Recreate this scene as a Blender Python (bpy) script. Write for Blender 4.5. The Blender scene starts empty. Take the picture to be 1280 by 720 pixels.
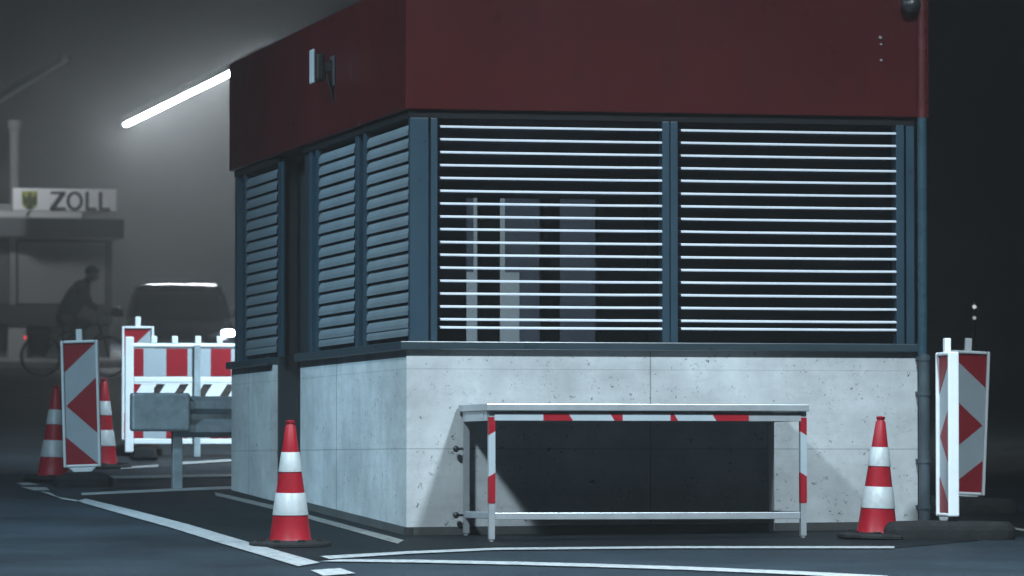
import bpy, bmesh, math, random
from mathutils import Vector, Matrix
random.seed(7)
R = math.radians
scene = bpy.context.scene
col = scene.collection

# ------------------------------------------------------------------ camera
F = 6100.0                       # focal length in pixels of a 1280 px wide frame
HORIZ = 577.0                    # level horizon row
PITCH = math.atan((HORIZ - 360.0) / F)
Y0 = 30.0                        # distance of the booth corner
ZC = (670.0 - HORIZ) / F * Y0    # camera height over the ground at the corner
SLOPE = 0.038                    # the road climbs away from the viewer
CAM = Vector((0, 0, ZC))


def gz(x, y):
    return SLOPE * (y - Y0)


def ray(px, py):
    a, b = (px - 640.0) / F, (360.0 - py) / F
    c, s = math.cos(PITCH), math.sin(PITCH)
    return Vector((a, c - b * s, s + b * c))


def at(px, py, Y):
    d = ray(px, py)
    return CAM + d * (Y / d.y)


def ground(px, py, lift=0.0):
    d = ray(px, py)
    t = (SLOPE * (CAM.y - Y0) + lift - CAM.z) / (d.z - SLOPE * d.y)
    return CAM + d * t


cam_d = bpy.data.cameras.new('camera')
cam_d.sensor_width = 36.0
cam_d.lens = F / 1280.0 * 36.0
cam_d.clip_end = 2000
cam_d.dof.use_dof = True
cam_d.dof.focus_distance = 29.8
cam_d.dof.aperture_fstop = 5.0
cam = bpy.data.objects.new('camera', cam_d)
cam.location = CAM
cam.rotation_euler = (math.pi / 2 + PITCH, 0, 0)
col.objects.link(cam)
scene.camera = cam


# ------------------------------------------------------------------ materials
def new_mat(name):
    m = bpy.data.materials.new(name)
    m.use_nodes = True
    nt = m.node_tree
    nt.nodes.clear()
    out = nt.nodes.new('ShaderNodeOutputMaterial')
    return m, nt, out


def nd(nt, typ, **kw):
    n = nt.nodes.new(typ)
    for k, v in kw.items():
        if k.startswith('i_'):
            n.inputs[k[2:].replace('_', ' ')].default_value = v
        else:
            setattr(n, k, v)
    return n


def mat(name, c, rough=.5, metal=0.0, var=.15, scale=6.0, bump=0.0, bscale=80.0, coat=0.0, dirt=0.0, dirtc=(.03, .03, .03), spec=.5, stretch=None):
    m, nt, out = new_mat(name)
    L = nt.links.new
    bs = nd(nt, 'ShaderNodeBsdfPrincipled')
    bs.inputs['Metallic'].default_value = metal
    bs.inputs['Coat Weight'].default_value = coat
    bs.inputs['Coat Roughness'].default_value = .12
    bs.inputs['Specular IOR Level'].default_value = spec
    tc = nd(nt, 'ShaderNodeTexCoord')
    nz = nd(nt, 'ShaderNodeTexNoise')
    nz.inputs['Scale'].default_value = scale
    nz.inputs['Detail'].default_value = 8
    nz.inputs['Roughness'].default_value = .6
    L(tc.outputs['Object'], nz.inputs['Vector'])
    rp = nd(nt, 'ShaderNodeValToRGB')
    rp.color_ramp.elements[0].position = .3
    rp.color_ramp.elements[1].position = .7
    lo, hi = 1 - var, 1 + var
    rp.color_ramp.elements[0].color = (c[0] * lo, c[1] * lo, c[2] * lo, 1)
    rp.color_ramp.elements[1].color = (min(1, c[0] * hi), min(1, c[1] * hi), min(1, c[2] * hi), 1)
    L(nz.outputs['Fac'], rp.inputs['Fac'])
    src = rp.outputs['Color']
    if dirt > 0:
        n2 = nd(nt, 'ShaderNodeTexNoise')
        n2.inputs['Scale'].default_value = scale * 2.3
        n2.inputs['Detail'].default_value = 10
        n2.inputs['Roughness'].default_value = .7
        if stretch:
            mg = nd(nt, 'ShaderNodeMapping')
            mg.inputs['Scale'].default_value = stretch
            L(tc.outputs['Object'], mg.inputs['Vector'])
            L(mg.outputs['Vector'], n2.inputs['Vector'])
        else:
            L(tc.outputs['Object'], n2.inputs['Vector'])
        r2 = nd(nt, 'ShaderNodeValToRGB')
        r2.color_ramp.elements[0].position = .48
        r2.color_ramp.elements[1].position = .72
        r2.color_ramp.elements[0].color = (0, 0, 0, 1)
        r2.color_ramp.elements[1].color = (dirt, dirt, dirt, 1)
        L(n2.outputs['Fac'], r2.inputs['Fac'])
        mx = nd(nt, 'ShaderNodeMixRGB')
        L(r2.outputs['Color'], mx.inputs['Fac'])
        L(src, mx.inputs['Color1'])
        mx.inputs['Color2'].default_value = (*dirtc, 1)
        src = mx.outputs['Color']
    L(src, bs.inputs['Base Color'])
    mr = nd(nt, 'ShaderNodeMapRange')
    mr.inputs['To Min'].default_value = max(.03, rough - .08)
    mr.inputs['To Max'].default_value = min(1, rough + .08)
    L(nz.outputs['Fac'], mr.inputs['Value'])
    L(mr.outputs['Result'], bs.inputs['Roughness'])
    if bump > 0:
        n3 = nd(nt, 'ShaderNodeTexNoise')
        n3.inputs['Scale'].default_value = bscale
        n3.inputs['Detail'].default_value = 6
        L(tc.outputs['Object'], n3.inputs['Vector'])
        bp = nd(nt, 'ShaderNodeBump')
        bp.inputs['Strength'].default_value = bump
        bp.inputs['Distance'].default_value = .01
        L(n3.outputs['Fac'], bp.inputs['Height'])
        L(bp.outputs['Normal'], bs.inputs['Normal'])
    L(bs.outputs['BSDF'], out.inputs['Surface'])
    return m


def emit(name, c, s):
    m, nt, out = new_mat(name)
    e = nd(nt, 'ShaderNodeEmission')
    e.inputs['Color'].default_value = (*c, 1)
    e.inputs['Strength'].default_value = s
    nt.links.new(e.outputs['Emission'], out.inputs['Surface'])
    return m


def glass_mat(name, tint, refl=.10, frost=0.0):
    m, nt, out = new_mat(name)
    L = nt.links.new
    tr = nd(nt, 'ShaderNodeBsdfTransparent')
    tr.inputs['Color'].default_value = (*tint, 1)
    gl = nd(nt, 'ShaderNodeBsdfGlossy')
    gl.inputs['Roughness'].default_value = .04
    gl.inputs['Color'].default_value = (.85, .92, 1, 1)
    lw = nd(nt, 'ShaderNodeLayerWeight')
    lw.inputs['Blend'].default_value = .35
    mp = nd(nt, 'ShaderNodeMapRange')
    mp.inputs['To Min'].default_value = refl
    mp.inputs['To Max'].default_value = .45
    L(lw.outputs['Fresnel'], mp.inputs['Value'])
    mx = nd(nt, 'ShaderNodeMixShader')
    L(mp.outputs['Result'], mx.inputs['Fac'])
    src = tr.outputs['BSDF']
    if frost > 0:
        tl = nd(nt, 'ShaderNodeBsdfTranslucent')
        tl.inputs['Color'].default_value = (.92, .94, .9, 1)
        df = nd(nt, 'ShaderNodeBsdfDiffuse')
        df.inputs['Color'].default_value = (.5, .53, .52, 1)
        ad = nd(nt, 'ShaderNodeMixShader')
        ad.inputs['Fac'].default_value = .4
        L(tl.outputs['BSDF'], ad.inputs[1])
        L(df.outputs['BSDF'], ad.inputs[2])
        m2 = nd(nt, 'ShaderNodeMixShader')
        m2.inputs['Fac'].default_value = frost
        L(src, m2.inputs[1])
        L(ad.outputs['Shader'], m2.inputs[2])
        src = m2.outputs['Shader']
    L(src, mx.inputs[1])
    L(gl.outputs['BSDF'], mx.inputs[2])
    L(mx.outputs['Shader'], out.inputs['Surface'])
    return m


def concrete_mat(name, base, seams_x=(), seams_y=(), seams_z=()):
    """board-cast concrete: mottling, run-off streaks, pores, panel joints (object space)"""
    m, nt, out = new_mat(name)
    L = nt.links.new
    bs = nd(nt, 'ShaderNodeBsdfPrincipled')
    bs.inputs['Roughness'].default_value = .8
    bs.inputs['Specular IOR Level'].default_value = .3
    tc = nd(nt, 'ShaderNodeTexCoord')
    P = tc.outputs['Object']

    def noise(scale, detail=8, rough=.6, stretch=None):
        v = P
        if stretch:
            mpg = nd(nt, 'ShaderNodeMapping')
            mpg.inputs['Scale'].default_value = stretch
            L(P, mpg.inputs['Vector'])
            v = mpg.outputs['Vector']
        n = nd(nt, 'ShaderNodeTexNoise')
        n.inputs['Scale'].default_value = scale
        n.inputs['Detail'].default_value = detail
        n.inputs['Roughness'].default_value = rough
        L(v, n.inputs['Vector'])
        return n.outputs['Fac']

    def ramp(fac, a, ca, b, cb):
        r = nd(nt, 'ShaderNodeValToRGB')
        r.color_ramp.elements[0].position = a
        r.color_ramp.elements[1].position = b
        r.color_ramp.elements[0].color = (ca, ca, ca, 1)
        r.color_ramp.elements[1].color = (cb, cb, cb, 1)
        L(fac, r.inputs['Fac'])
        return r.outputs['Color']

    def mul(a, b, f=1.0):
        x = nd(nt, 'ShaderNodeMixRGB', blend_type='MULTIPLY')
        x.inputs['Fac'].default_value = f
        L(a, x.inputs['Color1'])
        L(b, x.inputs['Color2'])
        return x.outputs['Color']

    rgb = nd(nt, 'ShaderNodeRGB')
    rgb.outputs[0].default_value = (*base, 1)
    c = rgb.outputs[0]
    c = mul(c, ramp(noise(1.6, 6), .35, .74, .65, 1.08))
    c = mul(c, ramp(noise(9, 10, .75), .3, .86, .7, 1.06))
    c = mul(c, ramp(noise(1.0, 6, .65, (7, 7, .5)), .38, .95, .6, 1.0))      # vertical run-off
    c = mul(c, ramp(noise(1.0, 5, .6, (1.2, 1.2, 9)), .38, .93, .55, 1.01))  # board marks
    # pores and chips
    for sc, th, mk in ((30, .20, .53), (17, .19, .525), (9, .14, .535)):
        vo = nd(nt, 'ShaderNodeTexVoronoi')
        vo.inputs['Scale'].default_value = sc
        vo.inputs['Randomness'].default_value = 1
        mpg = nd(nt, 'ShaderNodeMapping')
        mpg.inputs['Scale'].default_value = (1, 1, 1.25)
        mpg.inputs['Location'].default_value = (sc * .37, 1.3, 0)
        nn = nd(nt, 'ShaderNodeTexNoise')
        nn.inputs['Scale'].default_value = 40
        L(P, nn.inputs['Vector'])
        add = nd(nt, 'ShaderNodeMixRGB', blend_type='ADD')
        add.inputs['Fac'].default_value = .09
        L(P, add.inputs['Color1'])
        L(nn.outputs['Color'], add.inputs['Color2'])
        L(add.outputs['Color'], mpg.inputs['Vector'])
        L(mpg.outputs['Vector'], vo.inputs['Vector'])
        pit = ramp(vo.outputs['Distance'], th * .6, .0, th, 1.0)
        msk = ramp(noise(3.1 + sc * .1, 3), mk - .02, 1.0, mk + .04, 0.0)
        mx = nd(nt, 'ShaderNodeMixRGB', blend_type='LIGHTEN')
        mx.inputs['Fac'].default_value = 1
        L(pit, mx.inputs['Color1'])
        L(msk, mx.inputs['Color2'])
        c = mul(c, mx.outputs['Color'], .8)
    sp = nd(nt, 'ShaderNodeSeparateXYZ')
    L(P, sp.inputs[0])
    for ax, vals in (('X', seams_x), ('Y', seams_y), ('Z', seams_z)):
        for v, w, depth in vals:
            cm = nd(nt, 'ShaderNodeMath', operation='COMPARE')
            L(sp.outputs[ax], cm.inputs[0])
            cm.inputs[1].default_value = v
            cm.inputs[2].default_value = w
            iv = nd(nt, 'ShaderNodeMath', operation='MULTIPLY_ADD')
            L(cm.outputs[0], iv.inputs[0])
            iv.inputs[1].default_value = -depth
            iv.inputs[2].default_value = 1.0
            c = mul(c, iv.outputs[0])
    L(c, bs.inputs['Base Color'])
    bp = nd(nt, 'ShaderNodeBump')
    bp.inputs['Strength'].default_value = .22
    bp.inputs['Distance'].default_value = .006
    L(noise(30, 8, .7), bp.inputs['Height'])
    L(bp.outputs['Normal'], bs.inputs['Normal'])
    L(bs.outputs['BSDF'], out.inputs['Surface'])
    return m


def asphalt_mat(name, base, spec=.35):
    m, nt, out = new_mat(name)
    L = nt.links.new
    bs = nd(nt, 'ShaderNodeBsdfPrincipled')
    bs.inputs['Specular IOR Level'].default_value = spec
    tc = nd(nt, 'ShaderNodeTexCoord')
    P = tc.outputs['Object']
    big = nd(nt, 'ShaderNodeTexNoise')
    big.inputs['Scale'].default_value = .8
    big.inputs['Detail'].default_value = 6
    fine = nd(nt, 'ShaderNodeTexNoise')
    fine.inputs['Scale'].default_value = 70
    fine.inputs['Detail'].default_value = 4
    fine.inputs['Roughness'].default_value = .75
    mid = nd(nt, 'ShaderNodeTexVoronoi')
    mid.inputs['Scale'].default_value = 5
    for n in (big, fine, mid):
        L(P, n.inputs['Vector'])
    r1 = nd(nt, 'ShaderNodeValToRGB')
    r1.color_ramp.elements[0].position = .3
    r1.color_ramp.elements[1].position = .7
    r1.color_ramp.elements[0].color = (*[b * .6 for b in base], 1)
    r1.color_ramp.elements[1].color = (*[b * 1.4 for b in base], 1)
    L(big.outputs['Fac'], r1.inputs['Fac'])
    r2 = nd(nt, 'ShaderNodeValToRGB')
    r2.color_ramp.elements[0].position = .35
    r2.color_ramp.elements[1].position = .72
    r2.color_ramp.elements[0].color = (.25, .25, .25, 1)
    r2.color_ramp.elements[1].color = (2.2, 2.2, 2.2, 1)
    L(fine.outputs['Fac'], r2.inputs['Fac'])
    mx = nd(nt, 'ShaderNodeMixRGB', blend_type='MULTIPLY')
    mx.inputs['Fac'].default_value = 1
    L(r1.outputs['Color'], mx.inputs['Color1'])
    L(r2.outputs['Color'], mx.inputs['Color2'])
    L(mx.outputs['Color'], bs.inputs['Base Color'])
    mr = nd(nt, 'ShaderNodeMapRange')
    mr.inputs['To Min'].default_value = .45
    mr.inputs['To Max'].default_value = .75
    L(big.outputs['Fac'], mr.inputs['Value'])
    L(mr.outputs['Result'], bs.inputs['Roughness'])
    bp = nd(nt, 'ShaderNodeBump')
    bp.inputs['Strength'].default_value = .7
    bp.inputs['Distance'].default_value = .008
    L(fine.outputs['Fac'], bp.inputs['Height'])
    L(bp.outputs['Normal'], bs.inputs['Normal'])
    L(bs.outputs['BSDF'], out.inputs['Surface'])
    return m


def worn_paint_mat(name, base, wear=.5):
    m, nt, out = new_mat(name)
    L = nt.links.new
    bs = nd(nt, 'ShaderNodeBsdfPrincipled')
    bs.inputs['Roughness'].default_value = .6
    tc = nd(nt, 'ShaderNodeTexCoord')
    n = nd(nt, 'ShaderNodeTexNoise')
    n.inputs['Scale'].default_value = 22
    n.inputs['Detail'].default_value = 10
    n.inputs['Roughness'].default_value = .75
    L(tc.outputs['Object'], n.inputs['Vector'])
    r = nd(nt, 'ShaderNodeValToRGB')
    r.color_ramp.elements[0].position = wear - .16
    r.color_ramp.elements[1].position = wear + .12
    r.color_ramp.elements[0].color = (*[b * .16 for b in base], 1)
    r.color_ramp.elements[1].color = (*base, 1)
    L(n.outputs['Fac'], r.inputs['Fac'])
    L(r.outputs['Color'], bs.inputs['Base Color'])
    L(bs.outputs['BSDF'], out.inputs['Surface'])
    return m


# ------------------------------------------------------------------ mesh helper
class MB:
    def __init__(self):
        self.v, self.f, self.mi = [], [], []

    def add(self, vs, fs, mi=0):
        o = len(self.v)
        self.v += [tuple(p) for p in vs]
        self.f += [tuple(i + o for i in f) for f in fs]
        self.mi += [mi] * len(fs)
        return self

    def box(self, x0, x1, y0, y1, z0, z1, mi=0):
        vs = [(x, y, z) for z in (z0, z1) for y in (y0, y1) for x in (x0, x1)]
        return self.add(vs, [(0, 2, 3, 1), (4, 5, 7, 6), (0, 1, 5, 4), (2, 6, 7, 3), (0, 4, 6, 2), (1, 3, 7, 5)], mi)

    def prism(self, pts, d0, d1, fn, mi=0):
        """2D polygon pts extruded between d0 and d1; fn(a, b, d) gives the 3D point"""
        n = len(pts)
        vs = [fn(a, b, d0) for a, b in pts] + [fn(a, b, d1) for a, b in pts]
        fs = [tuple(range(n)), tuple(range(2 * n - 1, n - 1, -1))]
        fs += [(i, i + n, (i + 1) % n + n, (i + 1) % n) for i in range(n)]
        return self.add(vs, fs, mi)

    def poly(self, pts, mi=0):
        return self.add(pts, [tuple(range(len(pts)))], mi)

    def tube(self, p0, p1, r0, r1=None, n=12, mi=0, caps=True):
        r1 = r0 if r1 is None else r1
        p0, p1 = Vector(p0), Vector(p1)
        d = (p1 - p0).normalized()
        a = d.orthogonal().normalized()
        b = d.cross(a)
        vs = []
        for p, r in ((p0, r0), (p1, r1)):
            for k in range(n):
                t = 2 * math.pi * k / n
                vs.append(p + (a * math.cos(t) + b * math.sin(t)) * r)
        fs = [(k, (k + 1) % n, (k + 1) % n + n, k + n) for k in range(n)]
        if caps:
            fs += [tuple(range(n - 1, -1, -1)), tuple(range(n, 2 * n))]
        return self.add(vs, fs, mi)

    def path(self, pts, r, n=10, mi=0):
        for a, b in zip(pts, pts[1:]):
            self.tube(a, b, r, r, n, mi)
        return self

    def ball(self, p, r, sx=1, sy=1, sz=1, n=14, m=9, mi=0):
        vs = [(p[0], p[1], p[2] + r * sz)]
        for j in range(1, m):
            ph = math.pi * j / m
            for k in range(n):
                t = 2 * math.pi * k / n
                vs.append((p[0] + r * sx * math.sin(ph) * math.cos(t), p[1] + r * sy * math.sin(ph) * math.sin(t), p[2] + r * sz * math.cos(ph)))
        vs.append((p[0], p[1], p[2] - r * sz))
        fs = [(0, 1 + k, 1 + (k + 1) % n) for k in range(n)]
        for j in range(m - 2):
            for k in range(n):
                a, b = 1 + j * n + k, 1 + j * n + (k + 1) % n
                fs.append((a, a + n, b + n, b))
        e = len(vs) - 1
        fs += [(e, 1 + (m - 2) * n + (k + 1) % n, 1 + (m - 2) * n + k) for k in range(n)]
        return self.add(vs, fs, mi)

    def lathe(self, prof, n=40, mi=0, c=(0, 0, 0), closed=False):
        vs = []
        for r, z in prof:
            for k in range(n):
                t = 2 * math.pi * k / n
                vs.append((c[0] + r * math.cos(t), c[1] + r * math.sin(t), c[2] + z))
        fs = []
        for j in range(len(prof) - 1):
            for k in range(n):
                fs.append((j * n + k, j * n + (k + 1) % n, (j + 1) * n + (k + 1) % n, (j + 1) * n + k))
        fs += [tuple(range(n - 1, -1, -1)), tuple(range((len(prof) - 1) * n, len(prof) * n))]
        return self.add(vs, fs, mi)

    def torus(self, c, R_, r, axis='y', n=36, m=8, mi=0):
        vs = []
        for i in range(n):
            t = 2 * math.pi * i / n
            for j in range(m):
                s = 2 * math.pi * j / m
                q = R_ + r * math.cos(s)
                a, b, h = q * math.cos(t), q * math.sin(t), r * math.sin(s)
                p = {'y': (a, h, b), 'x': (h, a, b), 'z': (a, b, h)}[axis]
                vs.append((c[0] + p[0], c[1] + p[1], c[2] + p[2]))
        fs = [(i * m + j, ((i + 1) % n) * m + j, ((i + 1) % n) * m + (j + 1) % m, i * m + (j + 1) % m) for i in range(n) for j in range(m)]
        return self.add(vs, fs, mi)

    def loft(self, rings, mi=0, caps=True):
        n = len(rings[0])
        vs = [p for r in rings for p in r]
        fs = []
        for j in range(len(rings) - 1):
            for k in range(n):
                fs.append((j * n + k, j * n + (k + 1) % n, (j + 1) * n + (k + 1) % n, (j + 1) * n + k))
        if caps:
            fs += [tuple(range(n - 1, -1, -1)), tuple(range((len(rings) - 1) * n, len(rings) * n))]
        return self.add(vs, fs, mi)

    def build(self, name, mats, parent=None, bevel=0.0, smooth=False, seg=2, remesh=0.0, subsurf=0):
        me = bpy.data.meshes.new(name)
        me.from_pydata(self.v, [], self.f)
        mats = mats if isinstance(mats, (list, tuple)) else [mats]
        for x in mats:
            me.materials.append(x)
        for p, i in zip(me.polygons, self.mi):
            p.material_index = i
        bm = bmesh.new()
        bm.from_mesh(me)
        bmesh.ops.recalc_face_normals(bm, faces=bm.faces)
        bm.to_mesh(me)
        bm.free()
        o = bpy.data.objects.new(name, me)
        col.objects.link(o)
        if parent is not None:
            o.parent = parent
        if remesh:
            md = o.modifiers.new('remesh', 'REMESH')
            md.mode = 'VOXEL'
            md.voxel_size = remesh
            md.use_smooth_shade = True
            sm = o.modifiers.new('smooth', 'SMOOTH')
            sm.iterations = 4
            sm.factor = .5
        if bevel:
            md = o.modifiers.new('bevel', 'BEVEL')
            md.width = bevel
            md.segments = seg
            md.limit_method = 'ANGLE'
            md.angle_limit = R(40)
        if subsurf:
            md = o.modifiers.new('subsurf', 'SUBSURF')
            md.levels = md.render_levels = subsurf
        if smooth:
            for p in me.polygons:
                p.use_smooth = True
            es = o.modifiers.new('edges', 'EDGE_SPLIT')
            es.split_angle = R(42)
        return o


def empty(name, loc, label, cat, group=None, rz=0.0):
    o = bpy.data.objects.new(name, None)
    o.empty_display_size = .2
    o.location = loc
    o.rotation_euler = (0, 0, rz)
    col.objects.link(o)
    tag(o, label, cat, group)
    return o


def tag(o, label=None, cat=None, group=None, kind=None):
    if label:
        o['label'] = label
    if cat:
        o['category'] = cat
    if group:
        o['group'] = group
    if kind:
        o['kind'] = kind
    return o


def copy_tree(o, parent=None):
    c = o.copy()
    col.objects.link(c)
    c.parent = parent
    for ch in o.children:
        copy_tree(ch, c)
    return c


XYZ = lambda a, b, d: (a, b, d)
XZ = lambda a, b, d: (a, d, b)       # polygon in x/z, extruded along y
YZ = lambda a, b, d: (d, a, b)

# ------------------------------------------------------------------ palette
M_ROAD = asphalt_mat('road_asphalt', (.0115, .0175, .023), .12)
M_ISLE = asphalt_mat('dark_asphalt', (.0050, .0072, .0085), .06)
M_LINE = worn_paint_mat('road_paint', (.27, .29, .30), .44)
M_LINE2 = worn_paint_mat('worn_road_paint', (.20, .20, .19), .52)
M_RED = mat('red_fascia_paint', (.042, .0048, .0050), .3, 0, .10, 1.4, .01, 30, spec=.12, dirt=.45, dirtc=(.022, .006, .0065), stretch=(2.2, 2.2, .35))
M_STEEL = mat('blue_grey_frame_paint', (.018, .040, .058), .3, .0, .1, 3)
M_SILL = mat('dark_sill_sheet', (.020, .034, .042), .3, .0, .15, 4)
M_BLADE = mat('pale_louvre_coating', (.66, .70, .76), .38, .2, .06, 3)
M_BLADE_DIM = mat('dimmed_louvre_coating', (.135, .165, .185), .45, .2, .1, 3)  # louvre coating darkened in colour for the dimmer left face
M_DARK = mat('dark_lining', (.02, .022, .026), .7, 0, .2, 3)
M_DOOR = mat('dark_door_paint', (.014, .018, .020), .45, .0, .15, 3)
M_GLASS = glass_mat('window_glass', (.56, .68, .82), .03)
M_CLEAR = glass_mat('clear_glass', (.95, .93, .88), .02)
M_DIM = glass_mat('slit_dimming_glass', (.46, .47, .52), .02)
M_FOOT_STRIP = mat('dark_foot_strip', (.035, .038, .038), .85, 0, .35, 6, .3, 40)
M_INOX = mat('brushed_steel', (.36, .39, .41), .33, .45, .08, 8, dirt=.15, dirtc=(.2, .19, .17))
M_RTAPE = mat('red_reflective_sheet', (.215, .005, .012), .42, 0, .1, 6, spec=.2, dirt=.2, dirtc=(.2, .02, .03))
M_WTAPE = mat('white_reflective_sheet', (.28, .33, .36), .35, 0, .05, 6, dirt=.12, dirtc=(.3, .3, .28))
M_WPLAST = mat('white_plastic', (.60, .64, .66), .42, 0, .06, 4, dirt=.18, dirtc=(.35, .35, .33))
M_CONE = mat('red_cone_plastic', (.23, .0035, .011), .45, 0, .14, 7, spec=.2, dirt=.25, dirtc=(.2, .01, .015))
M_CONEW = mat('white_cone_sleeve', (.30, .33, .34), .45, 0, .08, 7, dirt=.55, dirtc=(.17, .17, .165))
M_RUBBER = mat('black_rubber', (.010, .0105, .011), .8, 0, .35, 9, .4, 60, dirt=.5, dirtc=(.028, .028, .028), spec=.15)
M_GALV = mat('galvanised_steel', (.30, .36, .39), .5, .55, .22, 12, .05, 60, dirt=.3, dirtc=(.16, .18, .19))
M_PIPE = mat('painted_downpipe', (.022, .050, .070), .28, .0, .12, 4)
M_PIPER = mat('red_painted_downpipe', (.07, .014, .015), .28, 0, .12, 4)
M_STAND = mat('old_standpipe', (.038, .056, .068), .5, 0, .3, 8, dirt=.4, dirtc=(.05, .035, .03), spec=.3)
M_WHITEBOX = mat('light_grey_casing', (.3, .32, .33), .4, 0, .05, 5)
M_BLACK = mat('black_plastic', (.012, .013, .014), .4, 0, .2, 6)
M_GLINT = mat('bright_glint', (.8, .82, .82), .25, .9, .05, 10)
M_FARWALL = mat('far_booth_wall', (.25, .255, .25), .8, 0, .15, 1)
M_FARFASCIA = mat('far_booth_fascia', (.10, .105, .11), .6, 0, .12, 1)
M_FARDARK = mat('far_booth_recess', (.045, .047, .05), .7, 0, .15, 1)
M_FARWHITE = mat('far_booth_pale', (.5, .51, .5), .6, 0, .1, 1)
M_SIGN = mat('white_sign_face', (.8, .81, .82), .4, 0, .04, 2)
M_LETTER = mat('black_sign_lettering', (.02, .02, .022), .5, 0, .1, 3)
M_CREST = mat('yellow_green_shield', (.36, .38, .07), .5, 0, .15, 4)
M_EAGLE = mat('dark_crest_bird', (.05, .065, .02), .5, 0, .1, 4)
M_CARP = mat('dark_car_paint', (.04, .046, .055), .22, .4, .08, 3, .5, 22, coat=1.0)
M_CARG = mat('dark_car_glass', (.030, .034, .040), .06, 0, .1, 2, coat=1.0)
M_TYRE = mat('tyre_rubber', (.016, .016, .017), .8, 0, .25, 12)
M_ALLOY = mat('wheel_alloy', (.35, .36, .37), .3, .8, .1, 8)
M_CHROME = mat('chrome_trim', (.7, .72, .74), .12, 1, .04, 4)
M_BIKE = mat('dark_bicycle_paint', (.02, .022, .026), .35, .2, .2, 6)
M_BAG = mat('black_bag_fabric', (.014, .015, .017), .85, 0, .3, 8, .2, 60)
M_SKIN = mat('skin', (.38, .24, .18), .55, 0, .08, 14)
M_JACKET = mat('dark_jacket_cloth', (.016, .018, .024), .85, 0, .3, 5, .2, 30)
M_TROUS = mat('grey_trouser_cloth', (.10, .105, .115), .85, 0, .25, 5, .2, 30)
M_SHOE = mat('dark_shoe_leather', (.02, .018, .017), .5, 0, .2, 8)
M_CANOPY = mat('dark_canopy_sheet', (.07, .072, .075), .7, 0, .2, 1)
M_KERB = mat('kerb_stone', (.26, .26, .25), .8, 0, .2, 3)
M_CONC_IN = mat('grey_render', (.16, .165, .17), .8, 0, .15, 2)
LED = emit('led_diffuser', (.88, .95, 1.0), 205)
LED_OFF = mat('unlit_diffuser', (.7, .72, .74), .35, 0, .05, 3)
HEAD = emit('headlight_beam', (.72, .85, 1.0), 60)
HEADDIM = mat('headlight_glass', (.35, .38, .42), .1, .2, .1, 6, coat=1)
REARL = emit('red_rear_light', (1, .03, .05), 2.2)
FARDOT = emit('far_dot_glow', (.9, .95, 1), 2.0)

# ------------------------------------------------------------------ ground & markings
b = MB()
nx, ny = 16, 30
xs = [-150 + 300 * i / nx for i in range(nx + 1)]
ys = [-8 + 268 * j / ny for j in range(ny + 1)]
vs = [(x, y, gz(x, y)) for y in ys for x in xs]
fs = [(j * (nx + 1) + i, j * (nx + 1) + i + 1, (j + 1) * (nx + 1) + i + 1, (j + 1) * (nx + 1) + i) for j in range(ny) for i in range(nx)]
b.add(vs, fs)
tag(b.build('ground', M_ROAD), kind='structure')


def sheet(name, pix, m, lift):
    bb = MB()
    bb.poly([ground(px, py, lift) for px, py in pix])
    return tag(bb.build(name, m), kind='structure')


def strip(name, up, lo, m, lift):
    bb = MB()
    n = len(up)
    bb.add([ground(*p, lift) for p in up] + [ground(*p, lift) for p in lo], [(i, i + 1, n + i + 1, n + i) for i in range(n - 1)])
    return tag(bb.build(name, m), kind='structure')


# newer dark asphalt round the booth, bounded by the white lines
sheet('pavement', [(104, 622), (140, 608), (289, 606), (700, 606), (1300, 640), (1300, 668), (1118, 685), (840, 685), (620, 687), (395, 700), (320, 690), (230, 663), (160, 640)], M_ISLE, .004)
strip('road_line', [(107, 623), (168, 637.8), (235, 655.2), (302, 675), (400, 703)],
      [(96, 626.3), (152, 642.2), (212, 659), (278, 679.5), (373, 707.5)], M_LINE, .008)
strip('road_line', [(50, 614), (69, 620.5), (97, 625)], [(62, 615.5), (78, 624), (105, 628)], M_LINE, .008)
strip('road_line', [(20, 603.5), (37, 603)], [(28, 606.5), (50, 606)], M_LINE, .008)
strip('road_line', [(26, 608.5), (58, 609)], [(42, 613), (62, 612.5)], M_LINE, .008)
sheet('road_line', [(388, 712.5), (425, 710), (444, 716.5), (404, 719.5)], M_LINE, .008)
strip('road_line', [(400, 695), (508, 689), (620, 684.6), (840, 682.6), (1118, 682.6)],
      [(412, 698.5), (508, 692.2), (620, 687.2), (840, 685.2), (1118, 685.2)], M_LINE, .008)
strip('road_line', [(424, 699), (520, 699.5), (640, 701.8), (760, 705), (860, 708.2), (1000, 714), (1110, 719.5)],
      [(400, 701.4), (520, 703), (640, 705.6), (760, 709), (860, 712.2), (1000, 718.2), (1110, 724)], M_LINE, .008)
strip('road_line', [(268, 615), (342, 631.5)], [(270, 619.5), (342, 636.5)], M_LINE2, .008)
strip('road_line', [(384, 643), (505, 675)], [(384, 648), (497, 679.5)], M_LINE2, .008)
strip('road_line', [(128, 594.6), (230, 593.4), (291, 592.6)], [(134, 598.2), (230, 596.8), (291, 595.6)], M_LINE, .008)
strip('road_line', [(102, 616), (215, 610.5), (291, 607.6)], [(102, 619), (215, 613.8), (291, 611)], M_LINE, .008)
strip('road_line', [(151, 583.6), (198, 580.6)], [(151, 586.2), (198, 583.4)], M_LINE, .008)
strip('road_line', [(224, 577.6), (292, 573.4)], [(226, 580.6), (292, 576.4)], M_LINE, .008)
strip('road_line', [(1238, 655), (1283, 661.5)], [(1244, 657.5), (1283, 664.5)], M_LINE2, .008)
# kerb in front of the far customs booth
b = MB()
kz = gz(0, 85.2)
b.prism([(85.0, kz - .1), (85.02, kz + .10), (85.06, kz + .13), (92.0, kz + .38), (92.0, kz - .2)], -30, -5.9, YZ)
tag(b.build('kerb', M_KERB, bevel=.02), kind='structure')

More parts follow.
